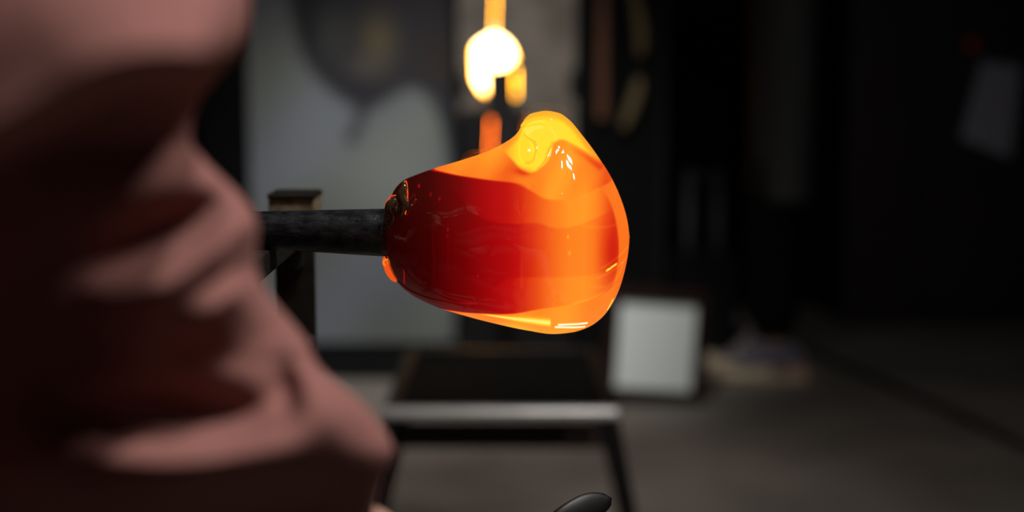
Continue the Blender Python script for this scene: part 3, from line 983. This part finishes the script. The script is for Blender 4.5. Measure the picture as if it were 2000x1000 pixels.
fl, fr = at_z(748, 806, ZT), at_z(1208, 808, ZT)
yf = (fl.y + fr.y) / 2
xl_, xr_ = fl.x, fr.x
yb = yf + 0.46
cxm = (xl_ + xr_) / 2
tbl = thing('steel_table', 'low black steel table with a bright bare metal front rail, below the glass', 'table', (cxm, yf, 0))
bm = tube(bmesh.new(), [(xl_, yf, ZT), (xl_ + 0.004, yf, ZT), (xr_ - 0.004, yf, ZT), (xr_, yf, ZT)], [0.009, 0.0105, 0.0105, 0.009], 20)
build('front_rail', bm, M['tube_steel'], tbl, smooth=True)
one_box('table_top', (cxm, (yf + yb) / 2 + 0.012, ZT - 0.008), (xr_ - xl_ - 0.03, yb - yf - 0.02, 0.006), M['black_wall'], tbl, 0.001)
for s, xx in ((-1, xl_), (1, xr_)):
    build('side_rail', beam(bmesh.new(), (xx - s * 0.010, yf + 0.01, ZT - 0.002), (xx - s * 0.014, yb, ZT - 0.002), 0.02, 0.02, 0.002), M['dark_steel'], tbl)
    build('leg', beam(bmesh.new(), (xx - s * 0.010, yf + 0.004, ZT - 0.010), (xx + s * 0.075, yf + 0.004, 0.004), 0.022, 0.022, 0.002), M['black_steel'], tbl)
    build('leg', beam(bmesh.new(), (xx - s * 0.014, yb, ZT - 0.010), (xx + s * 0.075, yb + 0.02, 0.004), 0.022, 0.022, 0.002), M['black_steel'], tbl)
    build('brace', beam(bmesh.new(), (xx - s * 0.016, yb - 0.005, ZT - 0.06), (xx + s * 0.045, yf + 0.01, 0.16), 0.012, 0.026, 0.001), M['black_steel'], tbl)
build('back_rail', beam(bmesh.new(), (xl_ + 0.014, yb, ZT - 0.002), (xr_ - 0.014, yb, ZT - 0.002), 0.02, 0.02, 0.002), M['dark_steel'], tbl)
zz = at(960, 852, yb).z
build('crossbar', beam(bmesh.new(), (xl_ - 0.012, yb + 0.012, zz), (xr_ + 0.012, yb + 0.012, zz), 0.012, 0.052, 0.002), M['rail_brown'], tbl)

# ------------------------------------------------------------------ white framed panel on the floor
f0 = on_floor(1275, 788)
yp = f0.y
q = [at(1211, 586, yp), at(1361, 596, yp), at(1349, 764, yp), at(1197, 754, yp)]
wp = thing('framed_white_panel', 'small white square panel in dark red frame standing on floor right of table', 'panel', (f0.x, yp, 0))
ang = math.atan2(q[1].z - q[0].z, q[1].x - q[0].x)
cw = (q[0] + q[1] + q[2] + q[3]) / 4
wid = (q[1] - q[0]).length
hei = (q[0] - q[3]).length
rot = Matrix.Rotation(-ang, 3, 'Y')
rot2 = rot @ Matrix.Rotation(math.radians(-4), 3, 'X')
def pf(x, y, z): return cw + rot2 @ Vector((x, y, z))
bm = box(bmesh.new(), cw, (wid + 0.004, 0.012, hei + 0.004), 0.001, rot2)
build('white_sheet', bm, M['white_panel'], wp)
fwid = 0.034
for nm, c, s in (('frame_rail', (0, -0.002, hei / 2 + fwid / 2), (wid + 2 * fwid, 0.03, fwid)), ('frame_rail', (0, -0.002, -hei / 2 - fwid / 2), (wid + 2 * fwid, 0.03, fwid)),
                 ('frame_stile', (-wid / 2 - fwid / 2, -0.002, 0), (fwid, 0.03, hei)), ('frame_stile', (wid / 2 + fwid / 2, -0.002, 0), (fwid, 0.03, hei))):
    build(nm, box(bmesh.new(), pf(*c), s, 0.002, rot2), M['red_frame'], wp)
build('back_box', box(bmesh.new(), pf(0, 0.07, 0), (wid + 2 * fwid - 0.004, 0.11, hei + 2 * fwid - 0.004), 0.002, rot2), M['red_frame'], wp)

bx0, bx1 = at(1312, 600, 4.80).x, at(1438, 600, 4.80).x  # crate added to cover lit floor where only darkness belongs
cr = thing('added_crate', 'added low black crate darkening the floor behind the framed white panel', 'crate', ((bx0 + bx1) / 2, 4.90, 0))
one_box('body', ((bx0 + bx1) / 2, 4.90, 0.15), (bx1 - bx0, 0.20, 0.30), M['black_wall'], cr, 0.004)
one_box('added_crate_lid', ((bx0 + bx1) / 2, 4.90, 0.311), (bx1 - bx0 + 0.012, 0.212, 0.022), M['black_wall'], cr, 0.004)

# ------------------------------------------------------------------ grey sheet with a dark patch in a black frame
YS = 4.86
sl_, sr_ = at(497, 660, YS).x, at(889, 660, YS).x
zs0, zs1 = at(700, 668, YS).z, 1.95
sh = thing('framed_grey_sheet', 'tall grey metal sheet with a dark blurred patch, black framed, left of the furnace', 'panel', ((sl_ + sr_) / 2, YS, 0))


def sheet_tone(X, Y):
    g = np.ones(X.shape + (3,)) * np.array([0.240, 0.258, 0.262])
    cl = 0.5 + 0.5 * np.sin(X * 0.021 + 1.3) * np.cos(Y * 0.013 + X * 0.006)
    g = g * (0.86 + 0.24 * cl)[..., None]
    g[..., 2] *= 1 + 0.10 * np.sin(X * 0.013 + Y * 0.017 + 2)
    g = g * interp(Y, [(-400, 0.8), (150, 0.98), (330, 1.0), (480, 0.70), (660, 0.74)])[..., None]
    # dark blurred patch: its lower edge
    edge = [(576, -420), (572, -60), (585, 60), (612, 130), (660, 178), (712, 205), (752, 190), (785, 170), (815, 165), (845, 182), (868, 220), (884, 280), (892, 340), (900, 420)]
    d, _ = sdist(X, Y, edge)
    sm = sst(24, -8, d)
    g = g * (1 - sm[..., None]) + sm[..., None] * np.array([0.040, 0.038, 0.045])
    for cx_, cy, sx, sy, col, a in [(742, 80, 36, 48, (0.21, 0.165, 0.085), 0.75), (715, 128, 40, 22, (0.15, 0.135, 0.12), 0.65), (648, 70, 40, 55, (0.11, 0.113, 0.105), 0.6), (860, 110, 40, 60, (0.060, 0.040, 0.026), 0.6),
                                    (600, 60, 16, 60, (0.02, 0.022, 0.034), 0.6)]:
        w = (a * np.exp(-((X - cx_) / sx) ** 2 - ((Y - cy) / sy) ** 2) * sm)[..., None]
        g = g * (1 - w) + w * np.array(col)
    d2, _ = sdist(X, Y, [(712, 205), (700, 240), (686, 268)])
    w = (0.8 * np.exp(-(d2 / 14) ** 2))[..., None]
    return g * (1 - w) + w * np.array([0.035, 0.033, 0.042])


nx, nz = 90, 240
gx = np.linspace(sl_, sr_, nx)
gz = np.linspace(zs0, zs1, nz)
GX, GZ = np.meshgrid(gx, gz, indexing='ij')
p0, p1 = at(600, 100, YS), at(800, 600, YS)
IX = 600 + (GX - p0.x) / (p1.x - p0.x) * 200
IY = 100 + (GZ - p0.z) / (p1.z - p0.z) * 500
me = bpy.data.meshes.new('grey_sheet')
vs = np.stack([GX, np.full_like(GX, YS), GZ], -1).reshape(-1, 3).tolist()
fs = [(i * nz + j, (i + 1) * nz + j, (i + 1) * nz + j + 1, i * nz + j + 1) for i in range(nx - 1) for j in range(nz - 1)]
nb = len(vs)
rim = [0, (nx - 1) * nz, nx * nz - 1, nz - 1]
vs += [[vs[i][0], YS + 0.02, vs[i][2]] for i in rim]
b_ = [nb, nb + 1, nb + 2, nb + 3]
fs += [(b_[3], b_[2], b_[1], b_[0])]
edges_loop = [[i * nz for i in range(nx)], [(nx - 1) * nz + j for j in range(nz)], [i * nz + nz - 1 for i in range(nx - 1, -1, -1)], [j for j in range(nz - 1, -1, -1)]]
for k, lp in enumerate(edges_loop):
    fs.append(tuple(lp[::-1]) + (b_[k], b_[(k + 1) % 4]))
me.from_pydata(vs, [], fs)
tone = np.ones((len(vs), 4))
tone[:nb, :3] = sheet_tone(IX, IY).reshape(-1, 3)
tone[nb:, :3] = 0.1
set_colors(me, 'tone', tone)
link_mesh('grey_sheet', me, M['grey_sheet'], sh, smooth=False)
fw = 0.05
for xx, dx_ in ((sl_, -1), (sr_, 1)):
    w_ = 0.17 if dx_ < 0 else 0.014
    one_box('frame_stile', (xx + dx_ * w_ / 2, YS + 0.005, (zs1 + fw) / 2), (w_, 0.06, zs1 + fw), M['black_wall'], sh, 0.003)
one_box('frame_rail', ((sl_ + sr_) / 2, YS + 0.005, zs0 / 2 + 0.001), (sr_ - sl_, 0.06, zs0 - 0.004), M['black_wall'], sh, 0.002)
one_box('frame_rail', ((sl_ + sr_) / 2, YS + 0.005, zs1 + fw / 2), (sr_ - sl_, 0.06, fw), M['black_wall'], sh, 0.003)

o = one_box('rubber_mat', (-0.565, 4.60, 0.006), (0.76, 0.44, 0.012), M['black_wall'], None, 0.003)
tag(o, 'black rubber mat lying on the floor below the grey sheet', 'mat')

# ------------------------------------------------------------------ furnace
YD = 4.50
fx0, fx1 = at(897, 100, YD).x, at(1124, 100, YD).x
zd0, zd1 = at(960, 315, YD).z, 1.52
fu = thing('furnace', 'black glass furnace glowing yellow white through the gap of its split grey doors', 'furnace', ((fx0 + fx1) / 2, YD + 0.3, 0))
yi = YD + 0.06
th = 0.06
FD = 0.52
zm = at(960, 222, YD).z                                 # the doors split here: grey above, black below
one_box('base', ((fx0 + fx1) / 2, yi + FD / 2, zd0 / 2), (fx1 - fx0, FD, zd0), M['black_steel'], fu, 0.004)
one_box('plinth', ((fx0 + fx1) / 2, yi - 0.095, 0.02), (fx1 - fx0, 0.186, 0.04), M['black_steel'], fu, 0.004)
one_box('side_panel', (fx0 + 0.015, yi + FD / 2, (zd0 + zd1) / 2), (0.03, FD, zd1 - zd0), M['black_steel'], fu, 0.002)
one_box('side_panel', (fx1 - 0.015, yi + FD / 2, (zd0 + zd1) / 2), (0.03, FD, zd1 - zd0), M['black_steel'], fu, 0.002)
one_box('back_panel', ((fx0 + fx1) / 2, yi + FD - 0.015, (zd0 + zd1) / 2), (fx1 - fx0 - 0.06, 0.03, zd1 - zd0), M['black_steel'], fu, 0.002)
one_box('top_panel', ((fx0 + fx1) / 2, yi + FD / 2, zd1 + 0.03), (fx1 - fx0, FD, 0.06), M['black_steel'], fu, 0.004)
# hot chamber lining, open to the front
bm = bmesh.new()
x0, x1, y1, z0, z1 = fx0 + 0.035, fx1 - 0.035, yi + FD - 0.06, zd0 + 0.004, zd1 - 0.01
t_ = 0.01


def lining(name, za_, zb_, m, cap_top, cap_bot):
    bm = bmesh.new()
    box(bm, ((x0 + x1) / 2, y1, (za_ + zb_) / 2), (x1 - x0, t_, zb_ - za_))
    box(bm, (x0, (yi + y1) / 2, (za_ + zb_) / 2), (t_, y1 - yi, zb_ - za_))
    box(bm, (x1, (yi + y1) / 2, (za_ + zb_) / 2), (t_, y1 - yi, zb_ - za_))
    if cap_bot: box(bm, ((x0 + x1) / 2, (yi + y1) / 2, za_), (x1 - x0, y1 - yi, t_))
    if cap_top: box(bm, ((x0 + x1) / 2, (yi + y1) / 2, zb_), (x1 - x0, y1 - yi, t_))
    build(name, bm, m, fu)


lining('hot_chamber', zm, z1, M['fire'], True, True)
cp = at(962, 118, y1 - 0.012)  # glowing disc added on the back lining to whiten the opening
pk_ = (y1 - 0.012) / CT / F
bm = bmesh.new()
prism(bm, [(cp.x + 38 * pk_ * math.cos(t), cp.z + 62 * pk_ * math.sin(t)) for t in np.linspace(0, 2 * math.pi, 32, endpoint=False).tolist()], y1 - 0.012, y1 - 0.006)
tag(build('added_glow_disc', bm, M['disc_glow'], fu), 'added glowing disc that whitens the furnace opening')
lining('hearth', z0, zm - 0.02, M['hearth'], True, True)
# split doors with half-round cut-outs
ga, gb = at(967.5, 0, YD), at(957, 300, YD)
def gap_x(z): return ga.x + (z - ga.z) / (gb.z - ga.z) * (gb.x - ga.x)
gh = 1.2 * YD / CT / F
HOLE_L = [(953, 193), (938, 176), (926, 152), (925, 122), (925, 96), (934, 84), (950, 74), (966, 67)]
HOLE_R = [(958, 193), (1008, 191), (1009, 150), (1006, 110), (998, 92), (986, 78), (970, 67)]
for s, HL in ((-1, HOLE_L), (1, HOLE_R)):
    xo = fx0 - 0.001 if s < 0 else fx1 + 0.001
    arc = [at(a, b, YD) for a, b in HL]
    arc = [((p.x if 0 < i < len(arc) - 1 else gap_x(p.z) + s * gh), p.z) for i, p in enumerate(arc)]
    poly = [(xo, zm), (gap_x(zm) + s * gh, zm)] + arc + [(gap_x(zd1) + s * gh, zd1), (xo, zd1)]
    dr = build('door', prism(bmesh.new(), poly, YD, YD + 0.05), M['door_grey'], fu)
    for hz in (zm + 0.10, zd1 - 0.12):
        bm = tube(bmesh.new(), [(xo - s * 0.012, YD - 0.012, hz - 0.035), (xo - s * 0.012, YD - 0.012, hz + 0.035)], 0.010, 12)
        build('hinge', bm, M['dark_steel'], dr, smooth=True)
    xm = xo if s < 0 else at(1030, 250, YD).x
    poly = [(xm, zd0 + 0.004), (gap_x(zd0) + s * gh * 0.9, zd0 + 0.004), (gap_x(zm) + s * gh * 0.9, zm - 0.002), (xm, zm - 0.002)]
    build('lower_door', prism(bmesh.new(), poly, YD, YD + 0.05), M['black_steel'], fu)
one_box('door_panel', ((at(1030, 250, YD).x + fx1) / 2 + 0.001, YD + 0.025, (zm + zd0) / 2 + 0.001), (fx1 - at(1030, 250, YD).x, 0.05, zm - zd0 - 0.006), M['door_grey'], fu, 0.001)

# ------------------------------------------------------------------ yoke stand in front of the furnace
YY = 4.15
def yk(px, py): return at(px, py, YY)
yx = yk(986, 200).x
yo = thing('yoke_stand', 'dark steel yoke stand for pipes silhouetted before the furnace glow', 'stand', (yx, YY, 0))
pxm = YY / CT / F
bm = tube(bmesh.new(), [(yx, YY, 0.02), (yx, YY, yk(986, 205).z)], 11 * pxm, 16)
build('post', bm, M['black_steel'], yo, smooth=True)
hd = [yk(a, b) for a, b in [(934, 122), (944, 123), (966, 134), (986, 130), (1004, 114), (1013, 116), (1005, 140), (1006, 214), (950, 214), (949, 150)]]
build('fork_head', prism(bmesh.new(), [(p.x, p.z) for p in hd], YY - 0.018, YY + 0.018), M['black_steel'], yo)
za, zb_ = yk(960, 211).z, yk(960, 233).z
one_box('shelf_bar', ((yk(905, 222).x + yk(1035, 222).x) / 2, YY, (za + zb_) / 2), (yk(1035, 222).x - yk(905, 222).x, 0.03, abs(za - zb_)), M['black_steel'], yo, 0.004)
for k in range(3):
    a = math.radians(90 + 120 * k)
    build('foot', beam(bmesh.new(), (yx, YY, 0.025), (yx + 0.2 * math.cos(a), YY + 0.2 * math.sin(a), 0.012), 0.024, 0.02, 0.002), M['black_steel'], yo)

# ------------------------------------------------------------------ tool rack right of the furnace
YR = 4.80
rk = thing('tool_rack', 'tall black tool rack standing right of the furnace', 'rack', (at(1205, 300, YR).x, YR + 0.02, 0))
ra, rb = at(1128, 300, YR).x, at(1300, 300, YR).x
one_box('back_board', ((ra + rb) / 2, YR + 0.03, 0.9), (rb - ra, 0.03, 1.8), M['black_wall'], rk, 0.003)
one_box('upright', (ra + 0.012, YR + 0.005, 0.9), (0.024, 0.03, 1.8), M['black_steel'], rk, 0.003)
one_box('upright', (rb - 0.012, YR + 0.005, 0.9), (0.024, 0.03, 1.8), M['black_steel'], rk, 0.003)
one_box('foot', ((ra + rb) / 2, YR - 0.05, 0.015), (rb - ra, 0.22, 0.03), M['black_steel'], rk, 0.003)
zhk = 1.36
for px in (1176, 1225):
    x = at(px, 0, YR).x
    bm = tube(bmesh.new(), [(x, YR + 0.016, zhk), (x, YR - 0.035, zhk), (x, YR - 0.045, zhk + 0.02)], 0.004, 8)
    build('hook', bm, M['dark_steel'], rk, smooth=True)
x = at(1238, 250, YR).x
zl = at(1238, 128, YR).z
bm = tube(bmesh.new(), [(x, YR + 0.016, zl), (x, YR - 0.035, zl), (x, YR - 0.045, zl + 0.02)], 0.004, 8)
build('hook', bm, M['dark_steel'], rk, smooth=True)
YT = YR - 0.03
wt = thing('wooden_paddle', 'long narrow reddish brown wooden paddle hanging on the black rack', 'paddle', at(1176, 262, YT))
z1_, z0_ = zhk - 0.0, at(1176, 262, YT).z
xc = at(1176, 100, YT).x
bm = box(bmesh.new(), (xc, YT, (z0_ + z1_) / 2 + 0.02), (0.034, 0.012, z1_ - z0_ - 0.06), 0.003)
build('blade', bm, M['wood_red'], wt)
bm = tube(bmesh.new(), [(xc + 0.014 * math.cos(t), YT, z1_ - 0.006 + 0.014 * math.sin(t)) for t in np.linspace(0, 2 * math.pi, 17)], 0.003, 8)
build('hanging_ring', bm, M['dark_steel'], wt, smooth=True)


def curved_tool(name, label, pts, group=None):
    """flat curved wooden handle with a steel ferrule and a ring"""
    P3 = [at(a, b, YT) for a, b, w in pts]
    q = smooth_poly([(*p, w * YT / F) for p, (a, b, w) in zip(P3, pts)], 8).tolist()
    t = thing(name, label, 'tool', q[-1][:3])
    bm = tube(bmesh.new(), [r[:3] for r in q], [r[3] for r in q], 12)
    build('handle', bm, M['wood_tan'], t, smooth=True)
    p = Vector(q[0][:3])
    bm = tube(bmesh.new(), [p + Vector((0, 0, -0.004)), p + Vector((0, 0, 0.03))], q[0][3] * 1.1, 12)
    build('ferrule', bm, M['dark_steel'], t, smooth=True)
    return t


curved_tool('curved_wooden_handle', 'tan wooden tool handle bowing outward, upper one hung on the black rack', [(1226, -60, 11), (1236, -20, 12), (1248, 40, 13), (1252, 80, 12), (1250, 108, 9)])
curved_tool('slanted_wooden_handle', 'tan wooden tool handle slanting down to the left, lower one hung on the black rack', [(1250, 150, 10), (1244, 180, 12), (1232, 215, 12), (1218, 250, 8)])

# ------------------------------------------------------------------ grey pole stand behind, right of the rack
YQ = 5.1
pg = thing('pole_stand', 'dim grey steel stand of two upright poles left of the standing person', 'stand', (at(1378, 400, YQ).x, YQ, 0))
for px in (1345, 1402):
    x = at(px, 400, YQ).x
    bm = tube(bmesh.new(), [(x, YQ, 0.0), (x, YQ, at(px, 330, YQ).z)], 0.022, 14)
    build('pole', bm, M['grey_steel'], pg, smooth=True)
xa, xb = at(1345, 400, YQ).x, at(1402, 400, YQ).x
for z in (0.2, at(1370, 345, YQ).z):
    build('crossbar', beam(bmesh.new(), (xa, YQ, z), (xb, YQ, z), 0.02, 0.02, 0.002), M['dark_steel'], pg)

# ------------------------------------------------------------------ standing person in shadow
hl = on_floor(1574, 742)
YP = hl.y
pxp = YP / CT / F
px0 = at(1500, 600, YP).x
V, E, R = [], [], []
pel = addv((px0 + 0.052, YP + 0.08, 0.93), (0.052, 0.10))
w2 = addv((px0 + 0.052, YP + 0.08, 1.10), (0.052, 0.10), pel)
c2 = addv((px0 + 0.02, YP + 0.08, 1.32), (0.085, 0.14), w2)
n2 = addv((px0 + 0.0, YP + 0.08, 1.49), 0.055, c2)
h2_ = addv((px0 - 0.02, YP + 0.08, 1.58), (0.075, 0.065), n2)
h3_ = addv((px0 - 0.02, YP + 0.08, 1.67), (0.085, 0.072), h2_)
h4_ = addv((px0 - 0.01, YP + 0.08, 1.72), (0.05, 0.045), h3_)
ank = []
for s, yy, ax_o in ((-1, YP, 0.0), (1, YP + 0.15, 0.0)):
    a = addv((px0 + 0.035, YP + 0.08 + s * 0.085, 0.86), 0.055, pel)
    k = addv((px0 + 0.02 + ax_o * 0.5, yy + 0.01, 0.48), 0.048, a)
    n = addv((px0 + 0.025 + ax_o, yy, 0.09), 0.026, k)
    ank.append((px0 + 0.055 + ax_o, yy))
    sh_ = addv((px0 + 0.01, YP + 0.08 + s * 0.20, 1.42), 0.055, c2)
    e_ = addv((px0 - 0.02, YP + 0.08 + s * 0.25, 1.30), 0.042, sh_)
    w_p = Vector((px0 - 0.19, YP + 0.08 + s * 0.08, 1.37 + 0.03 * s))
    w_ = addv(w_p, 0.027, e_)
    hand_graph(V, E, R, w_p, w_, (0.0, -s, 0.15), (1, 0, 0), (0, 0, 1), (0.25, 0.3, 0.25))
p2 = link_mesh('person', skin_mesh('person', V, E, R, 0, 2), M['skin'], None, (px0, YP + 0.08, 0))
tag(p2, 'standing person in dark clothes and grey trainers, deep in shadow right of the white panel', 'person')
V, E, R = [], [], []
a = addv((px0 + 0.052, YP + 0.08, 0.95), (0.070, 0.125))
for i, s in enumerate((-1, 1)):
    b = addv((px0 + 0.035, YP + 0.08 + s * 0.085, 0.84), 0.078, a)
    k = addv((px0 + 0.02, ank[i][1] + 0.01, 0.50), 0.082, b)
    n = addv((px0 + 0.020, ank[i][1], 0.12), 0.080, k)
link_mesh('trousers', skin_mesh('trousers', V, E, R, 0, 2), M['black_cloth'], p2)
# long grey coat: open tube from shoulders to above the knee
cl_, cr_ = at(1474, 380, YP).x, at(1590, 300, YP).x
nr, nc = 40, 60
zs = np.linspace(at(1530, 388, YP).z, 1.46, nr)[:, None]
aa = np.linspace(0, 2 * np.pi, nc, endpoint=False)[None, :]
hx = interp(zs, [(0.5, 0.085), (0.9, 0.098), (1.1, 0.098), (1.35, 0.115), (1.46, 0.07)])
hy = interp(zs, [(0.5, 0.20), (0.9, 0.19), (1.1, 0.17), (1.35, 0.21), (1.46, 0.13)])
mxx = interp(zs, [(0.5, (cl_ + cr_) / 2), (1.2, (cl_ + cr_) / 2), (1.35, px0 + 0.03), (1.46, px0 + 0.01)])
fl_ = 1 + 0.03 * np.cos(aa * 9) * sst(1.1, 0.6, zs)
CV = np.stack([mxx + hx * np.cos(aa) * fl_, YP + 0.07 + hy * np.sin(aa) * fl_, zs + 0 * aa], -1).reshape(-1, 3)
me = bpy.data.meshes.new('coat')
me.from_pydata(CV.tolist(), [], grid_faces(nr, nc))
link_mesh('coat', me, M['grey_cloth'], p2)
for s in (-1, 1):
    sp_ = [(px0 + 0.01, YP + 0.08 + s * 0.18, 1.44), (px0 + 0.0, YP + 0.08 + s * 0.235, 1.34), (px0 - 0.02, YP + 0.08 + s * 0.25, 1.30), (px0 - 0.08, YP + 0.08 + s * 0.19, 1.33), (px0 - 0.175, YP + 0.08 + s * 0.10, 1.37 + 0.03 * s)]
    build('coat_sleeve', tube(bmesh.new(), [Vector(p) for p in smooth_poly(sp_, 6)], [0.072] * 7 + [0.062] * 18, 20), M['black_cloth'], p2, smooth=True)
bm = bmesh.new()
bmesh.ops.create_uvsphere(bm, u_segments=24, v_segments=14, radius=1)
for v in bm.verts:
    v.co = Vector((px0 - 0.005, YP + 0.08, 1.70)) + Vector((v.co.x * 0.105, v.co.y * 0.09, v.co.z * 0.08))
build('hair', bm, M['hair'], p2, smooth=True)
shoe(p2, (hl.x, YP, 0), (-1, 0.04, 0), 1, M['shoe_grey'], M['sole'], M['sole_red'], 0.28)
shoe(p2, (hl.x - 0.015, YP + 0.15, 0), (-1, 0.02, 0), 1, M['shoe_grey'], M['sole'], M['sole_red'], 0.28)

# ------------------------------------------------------------------ maroon cabinet with indicator and knob, and the notice taped to it
YM = 5.30
ca_, cb_ = at(1650, 300, YM).x, at(2040, 300, YM).x
cab = thing('control_cabinet', 'tall dark maroon control cabinet with a small red light at far right', 'cabinet', ((ca_ + cb_) / 2, YM + 0.15, 0))
one_box('body', ((ca_ + cb_) / 2, YM + 0.18, 0.85), (cb_ - ca_, 0.32, 1.7), M['maroon'], cab, 0.006)
mid = at(1795, 300, YM).x
d1_ = one_box('door', ((ca_ + mid) / 2, YM + 0.01, 0.87), (mid - ca_ - 0.02, 0.02, 1.6), M['maroon'], cab, 0.004)
d2_ = one_box('door', ((mid + cb_) / 2, YM + 0.01, 0.87), (cb_ - mid - 0.02, 0.02, 1.6), M['maroon'], cab, 0.004)
c = at(1897, 88, YM)
bm = tube(bmesh.new(), [c + Vector((0, 0.002, 0)), c + Vector((0, -0.010, 0)), c + Vector((0, -0.015, 0))], [0.017, 0.017, 0.010], 20)
tag(build('indicator_lamp', bm, M['red_led'], d2_, smooth=True), 'small glowing red indicator lamp')
c = at(1897, 420, YM)
bm = tube(bmesh.new(), [c + Vector((0, 0.002, 0)), c + Vector((0, -0.02, 0)), c + Vector((0, -0.026, 0))], [0.020, 0.018, 0.012], 20)
build('knob', bm, M['knob'], d2_, smooth=True)
# notice
pq = [at(1917, 118, YM - 0.006), at(1996, 128, YM - 0.006), at(1976, 312, YM - 0.02), at(1874, 272, YM - 0.02)]
me = bpy.data.meshes.new('paper_notice')
nv, nu = 14, 10
vs, fs = [], []
for lay in (0, 1):
    for i in range(nv):
        for j in range(nu):
            s, t = j / (nu - 1), i / (nv - 1)
            p = pq[0].lerp(pq[1], s).lerp(pq[3].lerp(pq[2], s), t)
            p = p + Vector((0, -0.012 * math.sin(math.pi * s) * t - 0.0 + lay * 0.0008, 0))
            vs.append(tuple(p))
K = nv * nu
for i in range(nv - 1):
    for j in range(nu - 1):
        a = i * nu + j
        fs.append((a, a + nu, a + nu + 1, a + 1)); fs.append((K + a, K + a + 1, K + a + nu + 1, K + a + nu))
ring = [j for j in range(nu)] + [i * nu + nu - 1 for i in range(1, nv)] + [(nv - 1) * nu + j for j in range(nu - 2, -1, -1)] + [i * nu for i in range(nv - 2, 0, -1)]
for a, b in zip(ring, ring[1:] + ring[:1]):
    fs.append((a, b, K + b, K + a))
me.from_pydata(vs, [], fs)
o = link_mesh('paper_notice', me, M['paper'], None, pq[3])
tag(o, 'pale slanting sheet of paper taped to the dark cabinet at far right', 'paper')

# ------------------------------------------------------------------ cable on the floor
pts = [on_floor(a, b) + Vector((0, 0, 0.011)) for a, b in [(1560, 690), (1610, 704), (1700, 742), (1800, 786), (1900, 832), (2010, 884), (2150, 950), (2300, 1010)]]
bm = tube(bmesh.new(), [Vector(p) for p in smooth_poly([tuple(p) for p in pts], 6)], 0.011, 12)
o = build('floor_cable', bm, M['rubber'], None, tuple(pts[3]), smooth=True)
tag(o, 'dark cable lying diagonally across the concrete floor at lower right', 'cable')
